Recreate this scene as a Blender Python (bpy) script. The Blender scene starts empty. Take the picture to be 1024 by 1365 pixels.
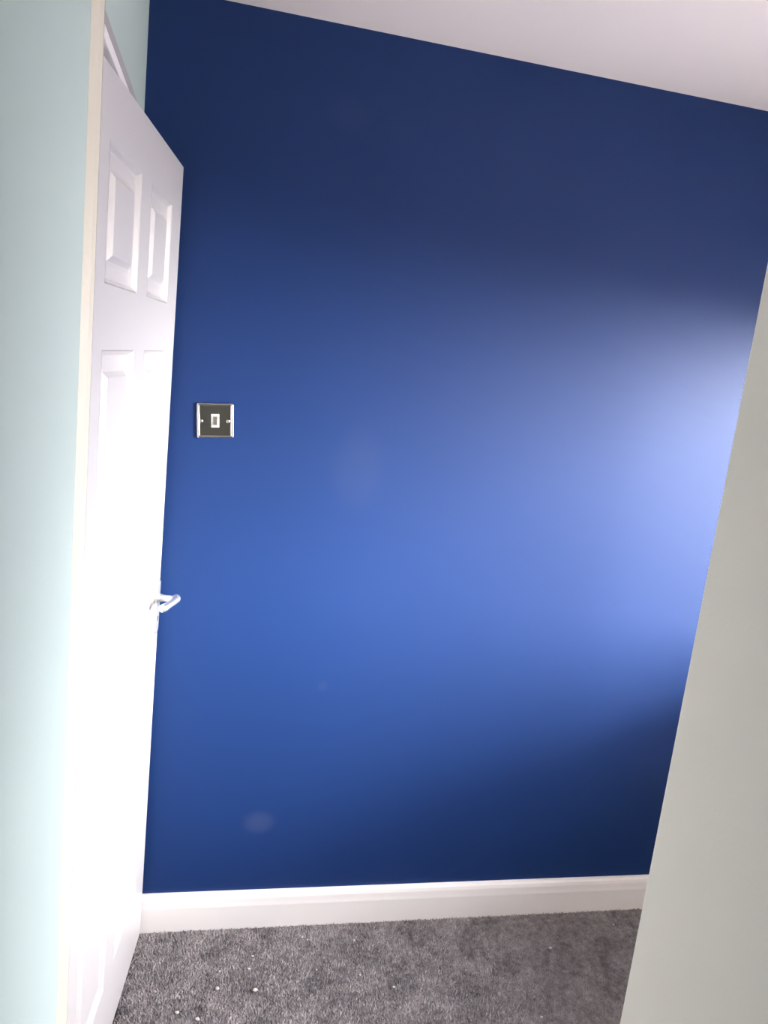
import bpy, bmesh, math, random
from mathutils import Vector, Matrix

random.seed(7)
S = bpy.context.scene
COL = S.collection

# ---------------------------------------------------------------- camera
# world: blue wall is the plane y = 0, left wall the plane x = 0, floor z = 0, metres
FPX = 1045.4
CAM = Vector((.2012, -1.9841, 1.6136))
RIGHT = Vector((.97379565, -.19973694, .10875289))
UP = Vector((-.06636519, .20781063, .97591516))
FWD = Vector((.21752631, .95755934, -.18910951))
cd = bpy.data.cameras.new('camera')
cd.sensor_fit = 'VERTICAL'; cd.sensor_height = 36.0; cd.lens = FPX / 1365 * 36.0
cd.clip_start = .02
cam = bpy.data.objects.new('camera', cd); COL.objects.link(cam)
cam.matrix_world = Matrix(((RIGHT.x, UP.x, -FWD.x, CAM.x), (RIGHT.y, UP.y, -FWD.y, CAM.y),
                           (RIGHT.z, UP.z, -FWD.z, CAM.z), (0, 0, 0, 1)))
S.camera = cam
S.view_settings.view_transform = 'Standard'
S.view_settings.look = 'None'
S.view_settings.gamma = 1.0
S.view_settings.use_curve_mapping = False
S.view_settings.exposure = 0.0
S.cycles.use_denoising = True
S.cycles.max_bounces = 16
S.cycles.diffuse_bounces = 10
S.cycles.sample_clamp_indirect = 8.0

# ---------------------------------------------------------------- sky: even overcast, brighter towards the zenith
SKY = 47.0
w = bpy.data.worlds.new('overcast_sky'); S.world = w; w.use_nodes = True
nt = w.node_tree; nt.nodes.clear()
wo = nt.nodes.new('ShaderNodeOutputWorld'); bg = nt.nodes.new('ShaderNodeBackground')
tc = nt.nodes.new('ShaderNodeTexCoord'); sx = nt.nodes.new('ShaderNodeSeparateXYZ'); rp = nt.nodes.new('ShaderNodeValToRGB')
rp.color_ramp.elements[0].position = 0; rp.color_ramp.elements[0].color = (.52, .50, .50, 1)
rp.color_ramp.elements[1].position = 1; rp.color_ramp.elements[1].color = (1.0, .97, .97, 1)
nt.links.new(tc.outputs['Generated'], sx.inputs[0]); nt.links.new(sx.outputs['Z'], rp.inputs[0])
nt.links.new(rp.outputs[0], bg.inputs[0]); nt.links.new(bg.outputs[0], wo.inputs[0]); bg.inputs[1].default_value = SKY

# low sun behind thin haze, shining in through the window
sl = bpy.data.lights.new('hazy_sun', 'SUN'); sl.energy = 20.5; sl.angle = math.radians(25); sl.color = (1.0, .97, .89)
so = bpy.data.objects.new('hazy_sun', sl); COL.objects.link(so); so.location = (6, -4, 3)
so.rotation_euler = Vector((-1, .68, -.195)).to_track_quat('-Z', 'Y').to_euler()

# ---------------------------------------------------------------- room dimensions
H = 2.359          # ceiling
XR = 2.15          # wall with the window
YB = -3.3          # wall behind
FZ = -.006         # carpet backing, pile tips end near z = 0
WY0, WY1, WZ0, WZ1 = -1.85, -.20, .86, 1.90   # window opening
# a portal in the window opening so that the sky is sampled through it
pl = bpy.data.lights.new('window_portal', 'AREA'); pl.shape = 'RECTANGLE'
pl.size = WZ1 - WZ0; pl.size_y = WY1 - WY0; pl.cycles.is_portal = True
po = bpy.data.objects.new('window_portal', pl); COL.objects.link(po)
po.location = (XR + .12, (WY0 + WY1) / 2, (WZ0 + WZ1) / 2); po.rotation_euler = (0, math.pi / 2, 0)

# ---------------------------------------------------------------- materials
def new_mat(name):
    m = bpy.data.materials.new(name); m.use_nodes = True
    return m, m.node_tree, m.node_tree.nodes['Principled BSDF']

def paint(name, col, rough=.5, spec=.5, bump=.0, scale=60, var=.03, metal=0, coat=0):
    m, t, b = new_mat(name)
    b.inputs['Roughness'].default_value = rough
    b.inputs['Specular IOR Level'].default_value = spec
    b.inputs['Metallic'].default_value = metal
    b.inputs['Coat Weight'].default_value = coat
    tc = t.nodes.new('ShaderNodeTexCoord'); n = t.nodes.new('ShaderNodeTexNoise')
    n.inputs['Scale'].default_value = 3.5; n.inputs['Detail'].default_value = 4
    t.links.new(tc.outputs['Object'], n.inputs['Vector'])
    mx = t.nodes.new('ShaderNodeMix'); mx.data_type = 'RGBA'
    mx.inputs['A'].default_value = [c * (1 - var) for c in col] + [1]
    mx.inputs['B'].default_value = [min(1, c * (1 + var)) for c in col] + [1]
    t.links.new(n.outputs['Fac'], mx.inputs['Factor']); t.links.new(mx.outputs['Result'], b.inputs['Base Color'])
    if bump:
        n2 = t.nodes.new('ShaderNodeTexNoise'); n2.inputs['Scale'].default_value = scale; n2.inputs['Detail'].default_value = 3
        t.links.new(tc.outputs['Object'], n2.inputs['Vector'])
        bp = t.nodes.new('ShaderNodeBump'); bp.inputs['Strength'].default_value = bump; bp.inputs['Distance'].default_value = .002
        t.links.new(n2.outputs['Fac'], bp.inputs['Height']); t.links.new(bp.outputs['Normal'], b.inputs['Normal'])
    return m

M_AQUA = paint('aqua_emulsion', (.415, .505, .505), .75, .25, .12, 160)
M_CREAM = paint('cream_emulsion', (.94, .875, .775), .7, .3, .10, 160)
M_CEIL = paint('ceiling_white', (.90, .84, .85), .85, .2, .10, 140)
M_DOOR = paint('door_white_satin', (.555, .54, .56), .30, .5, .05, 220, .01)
M_SKIRT = paint('skirting_white', (.88, .86, .87), .35, .5, .05, 120, .015)
M_TRIM = paint('architrave_ivory_gloss', (.62, .585, .52), .24, .6, .45, 75, .03)
M_HEAD_SHADE = paint('head_shade_grey', (.34, .325, .35), .6, .4)  # shade on the doorway's head board, painted in as grey
M_UPVC = paint('window_white_plastic', (.82, .82, .82), .3, .5)
M_CHROME = paint('polished_chrome', (.62, .61, .59), .12, .5, 0, 60, .02, 1.0)
M_PLATE_DARK = paint('plate_dark_reflection', (.15, .155, .15), .16, .5, .0, 60, .02, 1.0)  # chrome faceplate; the dark room it mirrors is painted into the colour
M_HANDLE = paint('satin_chrome_handle', (.90, .89, .88), .45, .5, 0, 60, .01, 1.0)
M_DARK = paint('dark_slot', (.015, .015, .015), .6)
M_WHITEPLASTIC = paint('white_plastic', (.55, .54, .51), .3, .5)
M_LINT = paint('pale_lint', (.62, .59, .55), .9, .1)
M_BOUNCE_GROUND = paint('pale_bounce_ground', (.23, .22, .215), .9, .1, 0, 60, .3)  # kept pale so the unseen ground bounces light onto the ceiling
M_BACKING = paint('carpet_backing', (.22, .21, .22), .95, .1, .3, 300, .1)

# blue satin emulsion, with a few faint, soft-edged paler patches
M_BLUE, t, b = new_mat('navy_blue_satin_emulsion')
b.inputs['Roughness'].default_value = .51
b.inputs['Specular IOR Level'].default_value = .27
tc = t.nodes.new('ShaderNodeTexCoord')
n = t.nodes.new('ShaderNodeTexNoise'); n.inputs['Scale'].default_value = 2.2; n.inputs['Detail'].default_value = 3
t.links.new(tc.outputs['Object'], n.inputs['Vector'])
mx = t.nodes.new('ShaderNodeMix'); mx.data_type = 'RGBA'
mx.inputs['A'].default_value = (.0060, .0278, .124, 1); mx.inputs['B'].default_value = (.0066, .030, .133, 1)
t.links.new(n.outputs['Fac'], mx.inputs['Factor'])
prev = mx.outputs['Result']
for (px, pz, rx, rz, amt) in ((.394, .318, .050, .040, .030), (.570, 1.33, .080, .12, .010), (.535, .726, .016, .018, .012), (.46, 2.174, .06, .045, .008)):
    mp = t.nodes.new('ShaderNodeMapping'); mp.vector_type = 'POINT'
    mp.inputs['Scale'].default_value = (1 / rx, 0, 1 / rz); mp.inputs['Location'].default_value = (-px / rx, 0, -pz / rz)
    t.links.new(tc.outputs['Object'], mp.inputs['Vector'])
    ln = t.nodes.new('ShaderNodeVectorMath'); ln.operation = 'LENGTH'; t.links.new(mp.outputs[0], ln.inputs[0])
    mr = t.nodes.new('ShaderNodeMapRange'); mr.interpolation_type = 'SMOOTHSTEP'
    mr.inputs['From Min'].default_value = .35; mr.inputs['From Max'].default_value = 1.15
    mr.inputs['To Min'].default_value = amt; mr.inputs['To Max'].default_value = 0
    t.links.new(ln.outputs['Value'], mr.inputs['Value'])
    m2 = t.nodes.new('ShaderNodeMix'); m2.data_type = 'RGBA'; m2.inputs['B'].default_value = (.55, .55, .55, 1)
    t.links.new(mr.outputs[0], m2.inputs['Factor']); t.links.new(prev, m2.inputs['A']); prev = m2.outputs['Result']
t.links.new(prev, b.inputs['Base Color'])
n2 = t.nodes.new('ShaderNodeTexNoise'); n2.inputs['Scale'].default_value = 180; n2.inputs['Detail'].default_value = 2
t.links.new(tc.outputs['Object'], n2.inputs['Vector'])
bp = t.nodes.new('ShaderNodeBump'); bp.inputs['Strength'].default_value = .10; bp.inputs['Distance'].default_value = .001
t.links.new(n2.outputs['Fac'], bp.inputs['Height']); t.links.new(bp.outputs['Normal'], b.inputs['Normal'])

# carpet pile: mottled grey twist
M_PILE, t, b = new_mat('grey_twist_pile')
b.inputs['Roughness'].default_value = .95; b.inputs['Specular IOR Level'].default_value = .1
tc = t.nodes.new('ShaderNodeTexCoord')
n = t.nodes.new('ShaderNodeTexNoise'); n.inputs['Scale'].default_value = 11; n.inputs['Detail'].default_value = 5; n.inputs['Roughness'].default_value = .7
n3 = t.nodes.new('ShaderNodeTexNoise'); n3.inputs['Scale'].default_value = 55; n3.inputs['Detail'].default_value = 6; n3.inputs['Roughness'].default_value = .75
for q in (n, n3): t.links.new(tc.outputs['Object'], q.inputs['Vector'])
ad = t.nodes.new('ShaderNodeMix'); ad.data_type = 'FLOAT'; ad.inputs['Factor'].default_value = .55
t.links.new(n.outputs['Fac'], ad.inputs['A']); t.links.new(n3.outputs['Fac'], ad.inputs['B'])
rp = t.nodes.new('ShaderNodeValToRGB')
rp.color_ramp.elements[0].position = .36; rp.color_ramp.elements[0].color = (.13, .121, .127, 1)
rp.color_ramp.elements[1].position = .66; rp.color_ramp.elements[1].color = (.56, .52, .525, 1)
t.links.new(ad.outputs['Result'], rp.inputs[0]); t.links.new(rp.outputs[0], b.inputs['Base Color'])

# window glass: clear pane with a faint reflection
M_GLASS, t, b = new_mat('clear_window_glass')
t.nodes.remove(b)
tr = t.nodes.new('ShaderNodeBsdfTransparent'); gl = t.nodes.new('ShaderNodeBsdfGlossy'); gl.inputs['Roughness'].default_value = .02
fr = t.nodes.new('ShaderNodeFresnel'); fr.inputs['IOR'].default_value = 1.3; ms = t.nodes.new('ShaderNodeMixShader')
t.links.new(fr.outputs[0], ms.inputs[0]); t.links.new(tr.outputs[0], ms.inputs[1]); t.links.new(gl.outputs[0], ms.inputs[2])
t.links.new(ms.outputs[0], t.nodes['Material Output'].inputs[0])

# ---------------------------------------------------------------- mesh helpers
def box(bm, x0, x1, y0, y1, z0, z1):
    v = [bm.verts.new((x, y, z)) for x in (x0, x1) for y in (y0, y1) for z in (z0, z1)]
    for f in ((0, 1, 3, 2), (4, 6, 7, 5), (0, 4, 5, 1), (2, 3, 7, 6), (0, 2, 6, 4), (1, 5, 7, 3)):
        bm.faces.new([v[i] for i in f])
    return v

def prism(bm, pts, axis, a0, a1):
    """extrude a closed 2D outline along x (pts are y,z), y (pts are x,z) or z (pts are x,y)"""
    def mk(p, a):
        return {'x': (a, p[0], p[1]), 'y': (p[0], a, p[1]), 'z': (p[0], p[1], a)}[axis]
    A = [bm.verts.new(mk(p, a0)) for p in pts]; B = [bm.verts.new(mk(p, a1)) for p in pts]
    bm.faces.new(A); bm.faces.new(B[::-1])
    for i in range(len(pts)):
        j = (i + 1) % len(pts); bm.faces.new((A[j], A[i], B[i], B[j]))

def sweep(bm, path, radii, seg=14, squash=1.0):
    """round tube through points, capped"""
    rings = []
    P = [Vector(p) for p in path]
    for i, p in enumerate(P):
        d = (P[min(i + 1, len(P) - 1)] - P[max(i - 1, 0)]).normalized()
        a = d.cross(Vector((0, 0, 1)))
        a = a.normalized() if a.length > 1e-4 else Vector((1, 0, 0))
        c = a.cross(d).normalized()
        rings.append([bm.verts.new(p + (a * math.cos(k * 2 * math.pi / seg) + c * squash * math.sin(k * 2 * math.pi / seg)) * radii[i]) for k in range(seg)])
    for r0, r1 in zip(rings, rings[1:]):
        for k in range(seg):
            bm.faces.new((r0[k], r0[(k + 1) % seg], r1[(k + 1) % seg], r1[k]))
    bm.faces.new(rings[0][::-1]); bm.faces.new(rings[-1])

def link(name, bm, mat, parent=None, smooth=False, bevel=0, seg=2):
    bmesh.ops.recalc_face_normals(bm, faces=bm.faces)
    me = bpy.data.meshes.new(name); bm.to_mesh(me); bm.free()
    me.materials.append(mat)
    o = bpy.data.objects.new(name, me); COL.objects.link(o)
    if parent: o.parent = parent
    if smooth:
        for p in me.polygons: p.use_smooth = True
    if bevel:
        md = o.modifiers.new('bevel', 'BEVEL'); md.width = bevel; md.segments = seg; md.limit_method = 'ANGLE'; md.angle_limit = math.radians(35)
    return o

def tag(o, label, cat, group=None, kind=None):
    o['label'] = label; o['category'] = cat
    if group: o['group'] = group
    if kind: o['kind'] = kind
    return o

# ---------------------------------------------------------------- the room shell
XL = -1.15         # landing behind the doorway
bm = bmesh.new(); box(bm, XL, XR + .25, YB - .12, .12, FZ - .15, FZ)
tag(link('floor', bm, M_BACKING), 'grey carpeted floor of the small bedroom', 'floor', kind='structure')
bm = bmesh.new(); box(bm, XL, XR + .25, YB - .12, .12, H, H + .12)
tag(link('ceiling', bm, M_CEIL), 'plain white painted ceiling above the blue wall', 'ceiling', kind='structure')
bm = bmesh.new(); box(bm, XL, XR + .25, 0, .12, FZ, H)
tag(link('wall_front', bm, M_BLUE), 'navy blue satin painted wall with light switch', 'wall', kind='structure')
# left wall with the doorway cut out (opening y -0.81 .. 0, up to 2.02)
bm = bmesh.new()
prism(bm, [(YB, FZ), (-.81, FZ), (-.81, 2.02), (0, 2.02), (0, H), (YB, H)], 'x', -.10, 0)
box(bm, 0, .0138, YB, -.8272, FZ, H)     # plaster brought out flush with the door trim
tag(link('wall_left', bm, M_AQUA), 'pale aqua painted wall around the doorway', 'wall', kind='structure')
bm = bmesh.new(); box(bm, XL, XR + .25, YB - .12, YB, FZ, H)
tag(link('wall_back', bm, M_CREAM), 'cream painted wall facing the blue wall', 'wall', kind='structure')
bm = bmesh.new(); box(bm, XL - .1, XL, YB - .12, .12, FZ, H)
tag(link('wall_landing', bm, M_CREAM), 'cream wall of the landing beyond the doorway', 'wall', kind='structure')
# right wall with window opening, built as a ring of four blocks welded into one mesh
bm = bmesh.new()
yy = (YB, WY0, WY1, 0); zz = (FZ, WZ0, WZ1, H)
def grid_wall(bm, yy, zz, hole, x0, x1):
    V = {}
    def v(i, j, s):
        k = (i, j, s)
        if k not in V: V[k] = bm.verts.new((x0 if s == 0 else x1, yy[i], zz[j]))
        return V[k]
    solid = lambda i, j: 0 <= i < len(yy) - 1 and 0 <= j < len(zz) - 1 and (i, j) not in hole
    for i in range(len(yy) - 1):
        for j in range(len(zz) - 1):
            if not solid(i, j): continue
            for s in (0, 1): bm.faces.new((v(i, j, s), v(i + 1, j, s), v(i + 1, j + 1, s), v(i, j + 1, s)))
            for (di, dj, a, c) in ((-1, 0, (i, j), (i, j + 1)), (1, 0, (i + 1, j), (i + 1, j + 1)), (0, -1, (i, j), (i + 1, j)), (0, 1, (i, j + 1), (i + 1, j + 1))):
                if not solid(i + di, j + dj): bm.faces.new((v(*a, 0), v(*c, 0), v(*c, 1), v(*a, 1)))
grid_wall(bm, yy, zz, {(1, 1)}, XR, XR + .25)
tag(link('wall_right', bm, M_CREAM), 'cream painted wall with the bedroom window', 'wall', kind='structure')
# short cream return wall close to the camera
bm = bmesh.new(); box(bm, .7693, .890, -2.25, -1.20, FZ, H)
tag(link('wall_inner', bm, M_CREAM, bevel=.004), 'short cream return wall ending in a plain corner before the blue wall', 'wall', kind='structure')

# window in the right wall
xm = XR + .17
wroot = bpy.data.objects.new('window_1', None); COL.objects.link(wroot); wroot.location = (xm, (WY0 + WY1) / 2, WZ0)
tag(wroot, 'white plastic casement window in the cream wall', 'window', kind='structure')
def wpart(name, mat, *b, bevel=.004):
    bm = bmesh.new(); box(bm, *b); o = link(name, bm, mat, wroot, bevel=bevel)
    o.matrix_parent_inverse = Matrix.Translation(-wroot.location); return o
F = .055; WM = (WY0 + WY1) / 2
wpart('frame_rail', M_UPVC, xm - .03, xm + .03, WY0, WY1, WZ0, WZ0 + F)
wpart('frame_rail', M_UPVC, xm - .03, xm + .03, WY0, WY1, WZ1 - F, WZ1)
for ya, yb in ((WY0, WY0 + F), (WM - F / 2, WM + F / 2), (WY1 - F, WY1)):
    wpart('frame_stile', M_UPVC, xm - .03, xm + .03, ya, yb, WZ0 + F, WZ1 - F)
for ya, yb in ((WY0 + F, WM - F / 2), (WM + F / 2, WY1 - F)):
    wpart('pane', M_GLASS, xm - .002, xm + .002, ya, yb, WZ0 + F, WZ1 - F, bevel=0)
wpart('window_sill', M_UPVC, XR - .05, xm - .03, WY0 - .04, WY1 + .04, WZ0 - .022, WZ0)

# unseen ground outside, one storey down, made pale to bounce light indoors
bm = bmesh.new(); box(bm, XR + .3, 60, -40, 40, -3.1, -3.0)
tag(link('unseen_ground', bm, M_BOUNCE_GROUND), 'unseen ground below the window, made pale to bounce light indoors', 'ground', kind='structure')

# ---------------------------------------------------------------- skirting boards
SK = [(0, FZ), (.018, FZ), (.018, .068), (.0165, .078), (.0155, .090), (.013, .099), (.008, .105), (0, .106)]
def skirt(name, label, axis, at, sgn, a0, a1):
    bm = bmesh.new(); prism(bm, [(at + sgn * d, z) for d, z in SK], axis, a0, a1)
    return tag(link(name, bm, M_SKIRT), label, 'skirting board', kind='structure')
skirt('baseboard_front', 'white skirting board along the foot of the blue wall', 'x', 0, -1, 0, XR)
skirt('baseboard_left', 'white skirting board along the aqua wall', 'y', .0138, 1, YB, -.828)
skirt('baseboard_right', 'white skirting board below the window', 'y', XR, -1, YB, -.018)
skirt('baseboard_inner', 'white skirting board on the window side of the return wall', 'y', .890, 1, -2.25, -1.202)

# ---------------------------------------------------------------- door lining and architrave
bm = bmesh.new()
box(bm, -.10, 0, -.81, -.79, FZ, 2.02); box(bm, -.10, 0, -.02, 0, FZ, 2.02); box(bm, -.10, 0, -.79, -.02, 1.998, 2.02)
box(bm, -.065, -.048, -.79, -.778, FZ, 1.998); box(bm, -.065, -.048, -.032, -.02, FZ, 1.998); box(bm, -.065, -.048, -.778, -.032, 1.986, 1.998)
tag(link('trim_2', bm, M_SKIRT), 'white door lining inside the doorway', 'door lining', kind='structure')
# architrave leg beside the hinges: ivory face, its outer edge covered by the aqua wall paint
bm = bmesh.new()
PR = [(0, -.797), (.0262, -.797), (.0262, -.803), (.0225, -.812), (.0140, -.827), (0, -.827)]
prism(bm, PR, 'z', FZ, 2.058)
o = tag(link('trim_1', bm, M_TRIM), 'ivory glossy architrave strip beside the open door on the aqua wall', 'architrave', kind='structure')
o.data.materials.append(M_AQUA)
for p in o.data.polygons:
    if p.normal.y < -.9 and abs(p.normal.x) < .2: p.material_index = 1
# head of the doorway: white bead under a board with its shade painted in as grey
bm = bmesh.new(); box(bm, 0, .0215, -.797, 0, 1.998, 2.015)
tag(link('trim_3', bm, M_SKIRT, bevel=.0015), 'white bead along the head of the doorway above the door', 'door trim', kind='structure')
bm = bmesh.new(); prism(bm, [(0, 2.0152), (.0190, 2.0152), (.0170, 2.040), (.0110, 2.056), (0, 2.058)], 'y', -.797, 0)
tag(link('trim_4', bm, M_HEAD_SHADE), 'architrave board over the doorway, shade painted in as grey', 'architrave', kind='structure')

# ---------------------------------------------------------------- the six-panel door, ajar
# local frame: x = along the leaf from the free (far) edge to the hinge, y = out of the visible face, z = up
DW, DH, DT = .762, 1.982, .035
DX, DY = .0940, -.0300
dirx = Vector((-.1168, -.99316, 0)).normalized()          # towards the hinge
nrm = Vector((.99316, -.1168, 0))                         # visible face normal
door = None
us = [0, .111, .323, .411, .632, DW]
zs = [0, .195, .845, 1.035, 1.571, 1.675, 1.883, DH]
holes = {(i, j) for i in (1, 3) for j in (1, 3, 5)}
bm = bmesh.new(); grid_wall(bm, us, zs, holes, 0, DT)      # x0..x1 is thickness here, remapped below
for v in bm.verts: x, y, z = v.co; v.co = (y, -x, z)
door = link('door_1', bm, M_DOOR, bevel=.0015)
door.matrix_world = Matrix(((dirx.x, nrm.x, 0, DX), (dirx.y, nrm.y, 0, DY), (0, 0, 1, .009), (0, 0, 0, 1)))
tag(door, 'white six-panel door standing ajar against the blue wall', 'door', kind='structure')
def panel_mesh(w, h):
    bm = bmesh.new()
    prof = [(0, 0), (.003, -.0020), (.008, -.0080), (.013, -.0100), (.030, -.0100), (.036, -.0085), (.0405, -.0045), (.0450, -.0014), (.048, -.0010)]
    def side(flip):
        rings = []
        for s, d in prof:
            y = d if not flip else -DT - d
            rings.append([bm.verts.new((a, y, c)) for a, c in ((s, s), (w - s, s), (w - s, h - s), (s, h - s))])
        for r0, r1 in zip(rings, rings[1:]):
            for k in range(4): bm.faces.new((r0[k], r0[(k + 1) % 4], r1[(k + 1) % 4], r1[k]))
        bm.faces.new(rings[-1]); return rings[0]
    a = side(False); c = side(True)
    for k in range(4): bm.faces.new((a[k], a[(k + 1) % 4], c[(k + 1) % 4], c[k]))
    return bm
for i in (1, 3):
    for j in (5, 3, 1):
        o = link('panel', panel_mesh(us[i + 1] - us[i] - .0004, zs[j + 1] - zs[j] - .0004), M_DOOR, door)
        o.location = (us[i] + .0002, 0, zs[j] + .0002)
# lever handle on a long backplate
HU, HZ = .046, .976
bm = bmesh.new()
pts = []
for k in range(24):
    a = 2 * math.pi * k / 24
    pts.append((HU + .020 * math.cos(a), HZ - .022 + (.052 if math.sin(a) >= 0 else -.052) + .020 * math.sin(a)))
prism(bm, pts, 'y', -.0005, .007)
hp = link('door_handle', bm, M_HANDLE, door, bevel=.0025)
hp['label'] = 'polished chrome lever handle on a backplate'
bm = bmesh.new(); sweep(bm, [(HU, .006, HZ), (HU, .010, HZ), (HU, .018, HZ), (HU, .036, HZ), (HU, .044, HZ)], [.012, .0105, .0085, .0085, .0095], 18)
link('spindle_collar', bm, M_HANDLE, hp, smooth=True)
bm = bmesh.new()
sweep(bm, [(HU - .011, .043, HZ), (HU - .008, .047, HZ), (HU, .049, HZ + .001), (HU + .020, .048, HZ + .002), (HU + .042, .045, HZ + .003), (HU + .062, .040, HZ + .003),
           (HU + .078, .034, HZ + .002), (HU + .087, .030, HZ + .002), (HU + .091, .028, HZ + .002)],
      [.005, .0095, .0105, .0090, .0082, .0085, .0098, .0088, .004], 16)
link('lever', bm, M_HANDLE, hp, smooth=True)
bm = bmesh.new(); prism(bm, [(HU - .002, HZ - .060), (HU + .002, HZ - .060), (HU + .004, HZ - .052), (HU + .003, HZ - .047), (HU - .003, HZ - .047), (HU - .004, HZ - .052)], 'y', .0066, .0074)
link('keyhole', bm, M_DARK, hp)
for dz in (-.088, .046):
    bm = bmesh.new(); prism(bm, [(HU + .0035 * math.cos(a * math.pi / 6), HZ + dz + .0035 * math.sin(a * math.pi / 6)) for a in range(12)], 'y', .0065, .0082)
    link('screw', bm, M_CHROME, hp)
# butt hinges: knuckle and leaf at the hinge edge
for hz in (.22, 1.00, 1.76):
    bm = bmesh.new()
    prism(bm, [(DW + .003 + .0045 * math.cos(a * math.pi / 7), .004 + .0045 * math.sin(a * math.pi / 7)) for a in range(14)], 'z', hz - .05, hz + .05)
    box(bm, DW + .0002, DW + .002, -.028, .003, hz - .05, hz + .05)
    link('hinge', bm, M_CHROME, door)

# ---------------------------------------------------------------- light switch on the blue wall
SWX, SWZ = .2015, 1.4225; SW, SHh = .0905, .0880
sw = bpy.data.objects.new('light_switch', None); COL.objects.link(sw); sw.location = (SWX, 0, SWZ); sw.rotation_euler = (0, math.radians(-4.0), 0)
tag(sw, 'square polished chrome light switch with single rocker on the blue wall', 'light switch')
bm = bmesh.new()
prof = [(0, 0), (.0004, -.0035), (.0016, -.0058), (.0040, -.0066), (.0062, -.0060), (.0072, -.0052), (.0080, -.0050)]
rings = []
for s, y in prof:
    rr = max(.0045 - s * .4, .001); ring = []
    for cxs, czs, a0 in ((1, 1, 0), (-1, 1, 90), (-1, -1, 180), (1, -1, 270)):
        for q in range(5):
            a = math.radians(a0 + q * 22.5)
            ring.append(bm.verts.new((cxs * (SW / 2 - s - rr) + rr * math.cos(a), y, czs * (SHh / 2 - s - rr) + rr * math.sin(a))))
    rings.append(ring)
for r0, r1 in zip(rings, rings[1:]):
    for k in range(20): bm.faces.new((r0[k], r0[(k + 1) % 20], r1[(k + 1) % 20], r1[k]))
bm.faces.new(rings[0][::-1]); bm.faces.new([bm.verts.new(v.co + Vector((0, .001, 0))) for v in rings[-1]])
fp = link('rim', bm, M_CHROME, sw, smooth=True)
fw, fh = SW / 2 - .0079, SHh / 2 - .0079
bm = bmesh.new(); box(bm, -fw, fw, -.0050, -.0030, -fh, fh)
link('faceplate', bm, M_PLATE_DARK, sw)
bm = bmesh.new(); box(bm, -.0098, .0098, -.0068, -.0048, -.0165, .0165)
link('rocker_surround', bm, M_WHITEPLASTIC, sw, bevel=.001)
bm = bmesh.new()
prism(bm, [(-.0066, -.0105), (-.0092, -.0105), (-.0078, 0), (-.0073, .0105), (-.0066, .0105)], 'x', -.0050, .0050)
link('rocker', bm, M_CHROME, sw, bevel=.0008)
for sx_ in (-.0335, .0310):
    bm = bmesh.new()
    sweep(bm, [(sx_, -.0048, -.001), (sx_, -.0062, -.001), (sx_, -.0070, -.001)], [.0042, .0042, .0026], 16)
    sc = link('screw', bm, M_CHROME, sw, smooth=False)
    bm = bmesh.new(); box(bm, sx_ - .0024, sx_ + .0024, -.0073, -.0068, -.0015, -.0005)
    link('screw_slot', bm, M_DARK, sc)

# ---------------------------------------------------------------- carpet pile (uncountable tufts)
verts, faces = [], []
st = .0042
nx, ny = int((XR - .02) / st), int(1.05 / st)
rnd = random.random
for i in range(nx):
    for j in range(ny):
        x = .004 + (i + rnd()) * st; y = -.019 - (j + rnd()) * st
        if x > XR - .02: continue
        r = .0024 + rnd() * .0014; a = rnd() * 6.283; h = .0050 + rnd() * .0030
        lx, ly = (rnd() - .5) * .005, (rnd() - .5) * .005
        k = len(verts)
        for q in range(3):
            verts.append((x + r * math.cos(a + q * 2.094), y + r * math.sin(a + q * 2.094), FZ))
        verts.append((x + lx, y + ly, FZ + h))
        faces += [(k, k + 1, k + 3), (k + 1, k + 2, k + 3), (k + 2, k, k + 3)]
me = bpy.data.meshes.new('carpet_pile'); me.from_pydata(verts, [], faces); me.materials.append(M_PILE)
cp = bpy.data.objects.new('carpet_pile', me); COL.objects.link(cp)
tag(cp, 'mottled mid-grey twist carpet pile in front of the blue wall', 'carpet', kind='stuff')

# ---------------------------------------------------------------- bits of lint lying on the carpet
def floor_point(px, py, z=0.0):
    d = FWD + RIGHT * ((px - 512) / FPX) - UP * ((py - 682.5) / FPX)
    return CAM + d * ((z - CAM.z) / d.z)
spots = [(337, 1275, 3.0), (332, 1292, 3.2), (290, 1318, 4.2), (340, 1320, 5.0), (263, 1359, 4.2), (236, 1350, 4.0), (293, 1295, 2.4), (472, 1254, 2.6),
         (422, 1293, 2.6), (480, 1300, 2.4), (525, 1316, 2.8), (410, 1253, 2.4), (734, 1264, 4.2), (624, 1227, 2.6), (722, 1356, 3.0), (818, 1233, 2.4)]
for (px, py, r) in spots:
    bm = bmesh.new(); bmesh.ops.create_icosphere(bm, subdivisions=2, radius=r / 1000)
    ph = rnd() * 6.28
    for v in bm.verts:
        k = .75 + .5 * rnd(); v.co = Vector((v.co.x * k * 1.25, v.co.y * k, v.co.z * k * .55))
    o = link('lint_speck', bm, M_LINT); o.location = floor_point(px, py) + Vector((0, 0, .0012)); o.rotation_euler = (0, 0, ph)
    tag(o, 'tiny pale speck of lint lying on the grey carpet', 'lint', 'lint specks on the carpet')
